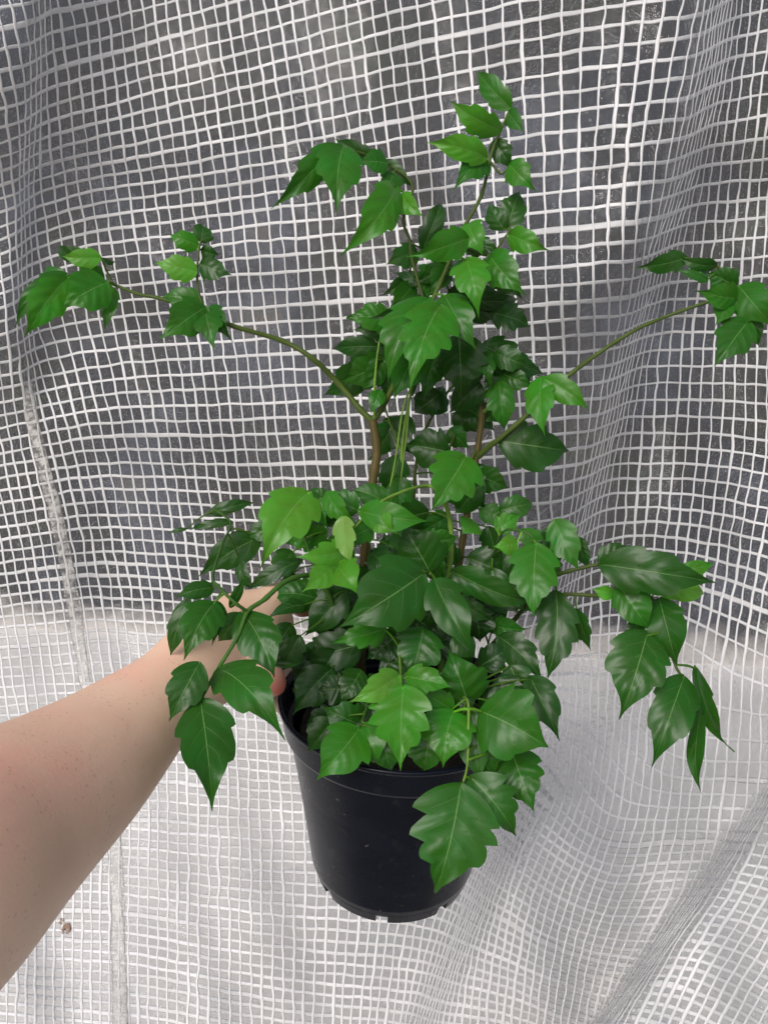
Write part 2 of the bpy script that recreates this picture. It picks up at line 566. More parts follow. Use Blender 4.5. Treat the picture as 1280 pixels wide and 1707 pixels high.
def solve(GX, GY, wx=1.0, wy=1.0, n=2500):
    """U whose gradient is as close as possible to (GX, GY); conjugate gradients"""
    def grad(u): return (u[:, 1:] - u[:, :-1]), (u[1:] - u[:-1])
    def div(a, b):
        r = np.zeros((a.shape[0], b.shape[1]))
        r[:, 1:] += a; r[:, :-1] -= a
        r[1:] += b; r[:-1] -= b
        return r
    a = (GX[:, 1:] + GX[:, :-1]) / 2 * STEP
    b = (GY[1:] + GY[:-1]) / 2 * STEP
    rhs = div(a * wx, b * wy)
    u = np.cumsum(GX, 1) * STEP
    def lap(q):
        ga, gb = grad(q)
        return div(ga * wx, gb * wy)
    r = rhs - lap(u); p = r.copy(); rs = (r * r).sum()
    for _ in range(n):
        Ap = lap(p)
        al = rs / max((p * Ap).sum(), 1e-12)
        u += al * p; r -= al * Ap
        rn = (r * r).sum()
        if rn < 1e-9: break
        p = r + rn / rs * p; rs = rn
    return u


U = solve(rho, -lean * rho, 1.0, 3.0)
Vf = solve(-slope / sy, 1 / sy, 5.0, 1.0)


def bil(field, x, y):
    fx = np.clip((x - gx[0]) / STEP, 0, len(gx) - 1.001)
    fy = np.clip((y - gy[0]) / STEP, 0, len(gy) - 1.001)
    i, j = fx.astype(int), fy.astype(int)
    a, b = fx - i, fy - j
    return (field[j, i] * (1 - a) * (1 - b) + field[j, i + 1] * a * (1 - b) + field[j + 1, i] * (1 - a) * b + field[j + 1, i + 1] * a * b)


P3 = at_np(X, Y, D)
sheet = reg(empty('plastic_sheet', at(640, 1800, .95)))
tag(sheet, 'clear plastic sheet reinforced with a white mesh grid hanging in folds behind the plant', 'plastic sheet')
ny, nx = X.shape
idx = np.arange(ny * nx).reshape(ny, nx)
faces = np.stack([idx[:-1, :-1], idx[1:, :-1], idx[1:, 1:], idx[:-1, 1:]], -1).reshape(-1, 4)
film = link_mesh('film', P3.reshape(-1, 3).tolist(), faces.tolist(), M_FILM, sheet)

# surface normals for the yarns
gxx = np.gradient(P3, axis=1)
gyy = np.gradient(P3, axis=0)
NR = np.cross(gxx, gyy)
NR /= np.linalg.norm(NR, axis=-1, keepdims=True)


def ribbon(px, py, hw, th, mat, name, parent, lift=0.0):
    """a flat yarn along image track (px, py): an oval section lying in the sheet"""
    d = bil(D, px, py)
    P = at_np(px, py, d)
    Nn = np.stack([bil(NR[..., k], px, py) for k in range(3)], -1)
    Nn /= np.linalg.norm(Nn, axis=-1, keepdims=True)
    T = np.gradient(P, axis=0)
    T /= np.linalg.norm(T, axis=-1, keepdims=True) + 1e-12
    B = np.cross(Nn, T)
    B /= np.linalg.norm(B, axis=-1, keepdims=True) + 1e-12
    toward = np.array(CAM) - P
    s = np.sign((Nn * toward).sum(-1, keepdims=True))
    P = P + Nn * s * lift
    sec = [(-1, 0), (-.6, .8), (.6, .8), (1, 0), (.6, -.8), (-.6, -.8)]
    hw = np.asarray(hw)[..., None] if np.ndim(hw) else hw
    rings = np.stack([P + B * hw * a + Nn * th * b for a, b in sec], 1)
    n = len(P)
    F = []
    for i in range(n - 1):
        o = i * 6
        for k in range(6):
            F.append((o + k, o + (k + 1) % 6, o + 6 + (k + 1) % 6, o + 6 + k))
    return link_mesh(name, rings.reshape(-1, 3).tolist(), F, mat, parent)


def wob(n, amp, scale):
    v = np.random.normal(0, amp, n + 40)
    ker = np.exp(-np.linspace(-2, 2, int(scale) * 2 + 1) ** 2)
    ker /= math.sqrt((ker ** 2).sum())
    return np.convolve(v, ker, 'same')[20:20 + n]


in_view = lambda px, py: ((px > -230) & (px < 1510) & (py > -200) & (py < 1910))
rows_y = np.arange(-220, 1931, 9.0)
cols_x = np.arange(-510, 1571, 9.0)
Umono = np.maximum.accumulate(U, axis=1)
Vmono = np.maximum.accumulate(Vf, axis=0)
for k in range(int(math.ceil(U.min())), int(U.max()) + 1):
    xs = np.array([np.interp(k, bil(Umono, gx, np.full_like(gx, y)), gx, left=np.nan, right=np.nan) for y in rows_y])
    xs = xs + wob(len(xs), .8, 3)
    ok = ~np.isnan(xs)
    if ok.sum() < 8: continue
    px, py = xs[ok], rows_y[ok]
    wd = .00135 + wob(len(px), .00028, 6)
    ribbon(px, py, np.clip(wd, .0008, .0022), .0006, M_YARN, 'yarn', sheet, .0006)
for k in range(int(math.ceil(Vf.min())), int(Vf.max()) + 1):
    ys = np.array([np.interp(k, bil(Vmono, np.full_like(gy, x), gy), gy, left=np.nan, right=np.nan) for x in cols_x])
    ys = ys + wob(len(ys), .7, 3)
    ok = ~np.isnan(ys)
    if ok.sum() < 8: continue
    px, py = cols_x[ok], ys[ok]
    wide = random.random() < .25                        # here and there two yarns run side by side
    wd = .0018 + wob(len(px), .0002, 8)
    if wide:
        c0, ln = random.uniform(-100, 1400), random.uniform(60, 260)
        wd = wd + .0013 * np.clip(1.3 - np.abs(px - c0) / ln, 0, 1)
    ribbon(px, py, np.clip(wd, .001, .005), .0004, M_TAPE if random.random() < .5 or wide else M_YARN, 'yarn', sheet)

# taped seam running down the left of the sheet
sm, nt, out = new_mat('seam_tape')
p = N(nt, 'ShaderNodeBsdfPrincipled')
n = noise(nt, 130, 4)
r = ramp(nt, n.outputs[0], [(0.36, (0.30, 0.29, 0.27)), (0.6, (0.60, 0.59, 0.57))])
nt.links.new(r.outputs[0], p.inputs['Base Color'])
p.inputs['Roughness'].default_value = 0.3
tp = N(nt, 'ShaderNodeBsdfTransparent')
mx = N(nt, 'ShaderNodeMixShader')
nt.links.new(ramp(nt, n.outputs[0], [(0.38, (0.08,) * 3), (0.68, (0.55,) * 3)]).outputs[0], mx.inputs[0])
nt.links.new(tp.outputs[0], mx.inputs[1]); nt.links.new(p.outputs[0], mx.inputs[2])
b = bump(nt, n.outputs[0], .6, .003)
nt.links.new(b.outputs[0], p.inputs['Normal'])
nt.links.new(mx.outputs[0], out.inputs[0])
sy_ = np.arange(640, 1900, 8.0)
sxs = np.interp(sy_, [600, 690, 760, 850, 950, 1050, 1130, 1250, 1360, 1500, 1707, 1940], [44, 55, 72, 96, 116, 134, 146, 172, 194, 200, 206, 212])
ribbon(sxs - 4 + wob(len(sxs), .6, 4), sy_, .0085 + wob(len(sxs), .0005, 5), .0009, sm, 'seam', sheet, .0012)
ribbon(sxs + 7 + wob(len(sxs), .6, 3), sy_, .0012 + wob(len(sxs), .0003, 3), .0012, sm, 'seam_edge', sheet, .002)

# a rusty stain low on the left of the sheet
st, nt, out = new_mat('stain')
p = N(nt, 'ShaderNodeBsdfPrincipled')
p.inputs['Base Color'].default_value = (.22, .13, .09, 1)
p.inputs['Roughness'].default_value = .8
tp = N(nt, 'ShaderNodeBsdfTransparent')
mx = N(nt, 'ShaderNodeMixShader')
nt.links.new(ramp(nt, noise(nt, 160, 4).outputs[0], [(0.4, (0.0,) * 3), (0.62, (0.85,) * 3)]).outputs[0], mx.inputs[0])
nt.links.new(tp.outputs[0], mx.inputs[1]); nt.links.new(p.outputs[0], mx.inputs[2])
nt.links.new(mx.outputs[0], out.inputs[0])
for (cx, cy, ra, rb) in ((112, 1548, 9, 7), (104, 1536, 6, 4), (106, 1552, 5, 5)):
    yy = np.linspace(cy - ra, cy + ra, 9)
    prof = np.sqrt(np.clip(1 - ((yy - cy) / ra) ** 2, .02, 1)) * rb * 1.05 / FPX
    ribbon(np.full(9, float(cx)) + wob(9, 1.0, 2), yy, prof, .0003, st, 'stain', sheet, .0012)

# ------------------------------------------------------------------ pot
RIM_C = at(670, 1163, .566)
tilt = R(17.4) - PITCH
roll = R(2.8)
ax_up = (Vector((0, 0, 1)) * math.cos(tilt) - Vector((0, 1, 0)) * math.sin(tilt))
ax_up = Matrix.Rotation(roll, 3, 'Y') @ ax_up
POT_H = .150
BASE = RIM_C - ax_up * POT_H
pot_q = ax_up.to_track_quat('Z', 'Y').to_matrix().to_4x4()
POT_M = Matrix.Translation(BASE) @ pot_q


def lathe(profile, seg, M, name, mat, parent, closed=False):
    V, F = [], []
    dense = []
    cyc = profile + [profile[0]] if closed else profile
    for (r0, z0), (r1, z1) in zip(cyc[:-1], cyc[1:]):      # holding rings beside each corner keep the edges crisp
        ln = math.hypot(r1 - r0, z1 - z0)
        dense.append((r0, z0))
        if ln > .002:
            e = min(.0005 / ln, .3)
            for t in (e, 1 - e):
                dense.append((r0 + (r1 - r0) * t, z0 + (z1 - z0) * t))
    if not closed: dense.append(profile[-1])
    profile = dense
    for (r, z) in profile:
        for k in range(seg):
            a = 2 * math.pi * k / seg
            V.append(M @ Vector((r * math.cos(a), r * math.sin(a), z)))
    n = len(profile)
    for i in range(n if closed else n - 1):
        j = (i + 1) % n
        for k in range(seg):
            F.append((i * seg + k, i * seg + (k + 1) % seg, j * seg + (k + 1) % seg, j * seg + k))
    return link_mesh(name, V, F, mat, parent)


pot = reg(empty('flower_pot', BASE))
tag(pot, 'black plastic nursery pot held up by the hand', 'flower pot')
h = POT_H
body = [(0.0005, .006), (.050, .006), (.0590, .007), (.0612, .010), (.0632, .016), (.0684, .05), (.0748, .09), (.0815, h - .024), (.0820, h - .021),
        (.0790, h - .020), (.0780, h - .026), (.0728, .09), (.0664, .05), (.0612, .016), (.0005, .012)]
lathe(body, 96, POT_M, 'pot_body', M_POT, pot)
rim = [(.0800, h - .0225), (.0845, h - .022), (.0856, h - .020), (.0885, h - .003), (.0900, h - .001), (.0897, h + .0008), (.0875, h + .001), (.0850, h - .003), (.0825, h - .017), (.0795, h - .0185)]
lathe(rim, 128, POT_M, 'pot_rim', M_POT, pot, closed=True)
for k in range(8):                                       # feet under the pot
    a0 = 2 * math.pi * k / 8 + .25
    V, F = [], []
    m = 9
    for i in range(m):
        a = a0 + (.64) * i / (m - 1)
        for (r, z) in ((.0510, .0075), (.0505, .0025), (.0588, .0022), (.0615, .0105)):
            V.append(POT_M @ Vector((r * math.cos(a), r * math.sin(a), z)))
    for i in range(m - 1):
        for q in range(4):
            F.append((i * 4 + q, i * 4 + (q + 1) % 4, i * 4 + 4 + (q + 1) % 4, i * 4 + 4 + q))
    F += [(3, 2, 1, 0), tuple((m - 1) * 4 + q for q in range(4))]
    link_mesh('foot', V, F, M_POT, pot, smooth=False)

# scuffs in the plastic
for (ang, z, ln, wd_, tl_) in ((-2.55, .082, .0055, .0009, .6), (-2.78, .060, .0028, .0008, .3), (-2.62, .048, .0022, .0010, .1), (-2.2, .040, .002, .0006, .2)):
    pts_ = []
    for q in range(7):
        t = q / 6 - .5
        zz = z - t * ln
        rr = np.interp(zz, [.016, .05, .09, h - .024], [.0632, .0684, .0748, .0815]) - .0001
        aa = ang + t * ln * tl_ / rr
        pts_.append(POT_M @ Vector((rr * math.cos(aa), rr * math.sin(aa), zz)))
    V, F = tube_geo(pts_, [wd_ * math.sqrt(max(.05, 1 - (2 * (q / 6 - .5)) ** 2)) * .5 for q in range(7)], 6)
    link_mesh('scuff', V, F, M_SOIL, pot)

# soil
V, F = [], []
rings, seg = 14, 48
for i in range(rings):
    r = .0815 * i / (rings - 1) + .0003
    for k in range(seg):
        a = 2 * math.pi * k / seg
        V.append(POT_M @ Vector((r * math.cos(a), r * math.sin(a), h - .026 + .004 * (1 - (r / .08) ** 2) + (random.uniform(-.0025, .0025) if i < rings - 1 else 0))))
r_s = rings - 1
for i in range(r_s):
    for k in range(seg):
        F.append((i * seg + k, (i + 1) * seg + k, (i + 1) * seg + (k + 1) % seg, i * seg + (k + 1) % seg))
V = [BASE + (Vector(v) - BASE) * 1.0 for v in V]
soil = link_mesh('soil', [tuple(v) for v in V], F, M_SOIL)
tag(soil, 'dark potting soil filling the black pot', 'soil', kind='stuff')
for v in soil.data.vertices:                             # keep the soil inside the pot wall
    lv = POT_M.inverted() @ v.co
    rr = math.hypot(lv.x, lv.y)
    if rr > .0738:
        lv.x *= .0738 / rr; lv.y *= .0738 / rr
        v.co = POT_M @ lv

# ------------------------------------------------------------------ plant
D0 = .57
plant = reg(empty('leafy_plant', at(670, 1150, .57)))
tag(plant, 'bushy green plant with serrated pointed leaves and arching stems growing in the black pot', 'plant')

# stems: (points x, y, cm of depth), radius px start, end, colour
BROWN, OLIVE, GREEN, LIME = (.075, .058, .016), (.05, .078, .014), (.035, .095, .014), (.11, .20, .03)
STEMS = [
    ('stem', [(600, 1190, 1), (603, 1000, 2), (610, 900, 2), (621, 805, 2), (628, 752, 2), (621, 700, 2)], 10, 8.5, BROWN),
    ('stem', [(622, 704, 2), (599, 681, 2), (565, 640, 2), (520, 597, 1), (470, 568, 1), (387, 543, 0), (320, 515, 0), (265, 497, 0), (230, 490, 0), (187, 473, 0)], 6.5, 3, OLIVE),
    ('stem', [(620, 704, 2), (636, 681, 2), (662, 632, 1), (685, 587, 0), (712, 520, -1), (730, 480, -1), (752, 430, -1), (770, 385, -1), (802, 326, -1), (817, 263, -1), (829, 229, -1), (848, 187, -1)], 6.5, 2.5, OLIVE),
    ('stem', [(740, 1190, 2), (756, 1000, 3), (766, 930, 4), (779, 854, 4), (790, 779, 4), (797, 741, 4), (803, 685, 4), (797, 640, 4), (779, 584, 4), (765, 540, 3)], 8.5, 4.5, BROWN),
    ('stem', [(793, 765, 4), (815, 745, 3), (839, 726, 2), (895, 677, 1), (944, 629, 0), (1000, 587, 0), (1057, 551, -1), (1109, 528, -1), (1172, 506, -2), (1215, 495, -2), (1240, 520, -2)], 6, 2.6, OLIVE),
    ('stem', [(668, 1180, 3), (668, 1000, 4), (669, 854, 4), (670, 752, 4), (678, 690, 4), (688, 640, 3)], 5, 2.5, LIME),
    ('stem', [(700, 1180, 4), (690, 960, 5), (688, 860, 6), (700, 740, 7), (745, 655, 8), (780, 620, 8)], 4.5, 2.2, OLIVE),
    ('stem', [(730, 1180, 0), (742, 1000, 1), (752, 920, 1), (750, 870, 1), (741, 839, 0), (725, 815, -1), (707, 810, -1), (670, 820, -3), (632, 839, -4), (590, 880, -5)], 6, 2.4, LIME),
    ('stem', [(590, 1180, -1), (565, 1040, -3), (530, 965, -5), (481, 967, -7.5), (440, 1000, -9), (413, 1020, -10), (396, 1062, -11), (365, 1113, -12), (340, 1157, -13.5), (334, 1178, -14)], 6, 3, GREEN),
    ('stem', [(413, 1020, -10), (390, 1003, -10.5), (365, 978, -10), (355, 960, -8), (372, 905, -4), (385, 872, -1), (360, 850, 0)], 3.6, 2, GREEN),
    ('stem', [(560, 1040, -2), (520, 930, -1), (505, 880, -1), (520, 835, -2), (545, 820, -3)], 4, 2, GREEN),
    ('stem', [(760, 1180, 2), (800, 1100, 2), (837, 1057, 3), (878, 1008, 2), (905, 972, 0), (932, 957, -1), (990, 942, -2), (1004, 941, -2)], 6, 3.2, OLIVE),
    ('stem', [(878, 1008, 2), (935, 991, 0), (1017, 994, -1), (1060, 985, -2), (1088, 1000, -2), (1105, 1040, -3), (1125, 1109, -4), (1141, 1132, -4)], 4, 2.6, OLIVE),
    ('stem', [(1125, 1108, -4), (1150, 1111, -4), (1166, 1125, -3.5), (1172, 1165, -3.5)], 2.6, 1.8, GREEN),
    ('stem', [(905, 972, 0), (892, 915, -1), (880, 890, -1), (840, 885, 0), (820, 930, 2)], 3.5, 2, GREEN),
    ('stem', [(905, 972, 0), (920, 900, 1), (905, 885, 2), (935, 870, 2)], 3, 2, GREEN),
    ('stem', [(740, 1170, -1), (758, 1165, -4), (779, 1168, -8), (780, 1230, -9.5), (778, 1280, -9.5), (768, 1315, -9.5)], 3, 2.2, LIME),
    ('stem', [(690, 1170, 0), (668, 1080, -4), (667, 1115, -7), (671, 1150, -8.5)], 2.6, 2, LIME),
    ('stem', [(640, 1180, -1), (620, 1150, -5), (608, 1190, -8), (596, 1220, -9)], 3, 2.2, GREEN),
    ('stem', [(736, 1010, 0), (724, 965, -4), (712, 955, -4.5)], 3.5, 2.6, LIME),
    ('stem', [(187, 473, 0), (180, 455, 0), (169, 430, 0)], 2.6, 1.8, OLIVE),
    ('stem', [(187, 473, 0), (150, 466, 0), (112, 462, 0)], 2.6, 1.8, OLIVE),
    ('stem', [(345, 524, 0), (332, 490, 0), (329, 455, 0), (332, 418, 0), (336, 400, 0)], 2.8, 1.8, OLIVE),
    ('stem', [(712, 520, -1), (686, 430, -1), (683, 400, -1), (672, 365, -1), (688, 312, -1), (660, 282, -1), (622, 262, -1), (560, 242, -2)], 3.5, 2, OLIVE),
    ('stem', [(760, 410, -1), (815, 425, -1), (838, 400, -1), (850, 384, -1)], 3, 2, OLIVE),
    ('stem', [(817, 270, -1), (835, 290, -1), (850, 275, -1)], 2.5, 1.6, OLIVE),
    ('stem', [(803, 690, 4), (830, 660, 3), (840, 630, 3), (880, 640, 3), (906, 632, 2)], 3.5, 2, LIME),
    ('stem', [(797, 741, 4), (770, 790, 3), (748, 752, 3), (780, 690, 7)], 3, 2, OLIVE),
    ('stem', [(797, 760, 4), (818, 738, 3), (833, 735, 3)], 3, 2.2, LIME),
    ('stem', [(688, 640, 3), (672, 680, 2), (660, 760, 2), (650, 812, 2)], 2, 1.6, LIME),
    ('stem', [(685, 640, 3), (678, 720, 3), (668, 800, 3)], 2, 1.6, LIME),
    ('stem', [(640, 670, 2), (648, 700, 3), (664, 740, 4), (670, 760, 4)], 2, 1.6, LIME),
    ('stem', [(624, 700, 2), (624, 650, 1), (628, 600, 1), (632, 570, 1)], 2.6, 1.8, LIME),
    ('stem', [(1215, 495, -2), (1225, 480, -2), (1205, 455, -2), (1185, 437, -2), (1140, 430, -2)], 3, 2, OLIVE),
]
stem_pts = []
for nm, pts, r0, r1, colr in STEMS:
    P = catmull([(x, y, D0 + c / 100) for x, y, c in pts], 7)
    W = [at(*q) for q in P]
    n = len(W)
    seed_ = random.random() * 9
    rad = [float((r0 + (r1 - r0) * i / (n - 1)) * .85 * P[i][2] / FPX * (1 + .18 * max(0, math.cos(i * .9 + seed_)) ** 6 + .05 * math.sin(i * 2.3 + seed_))) for i in range(n)]
    V, F = tube_geo(W, rad, 8)
    o = link_mesh('stem' if r0 > 4.2 else 'twig', V, F, M_STEM, plant)
    j = random.uniform(.85, 1.15)
    o.color = (colr[0] * j, colr[1] * j, colr[2] * j, 1)
    stem_pts += [(w, rad[i]) for i, w in enumerate(W)]

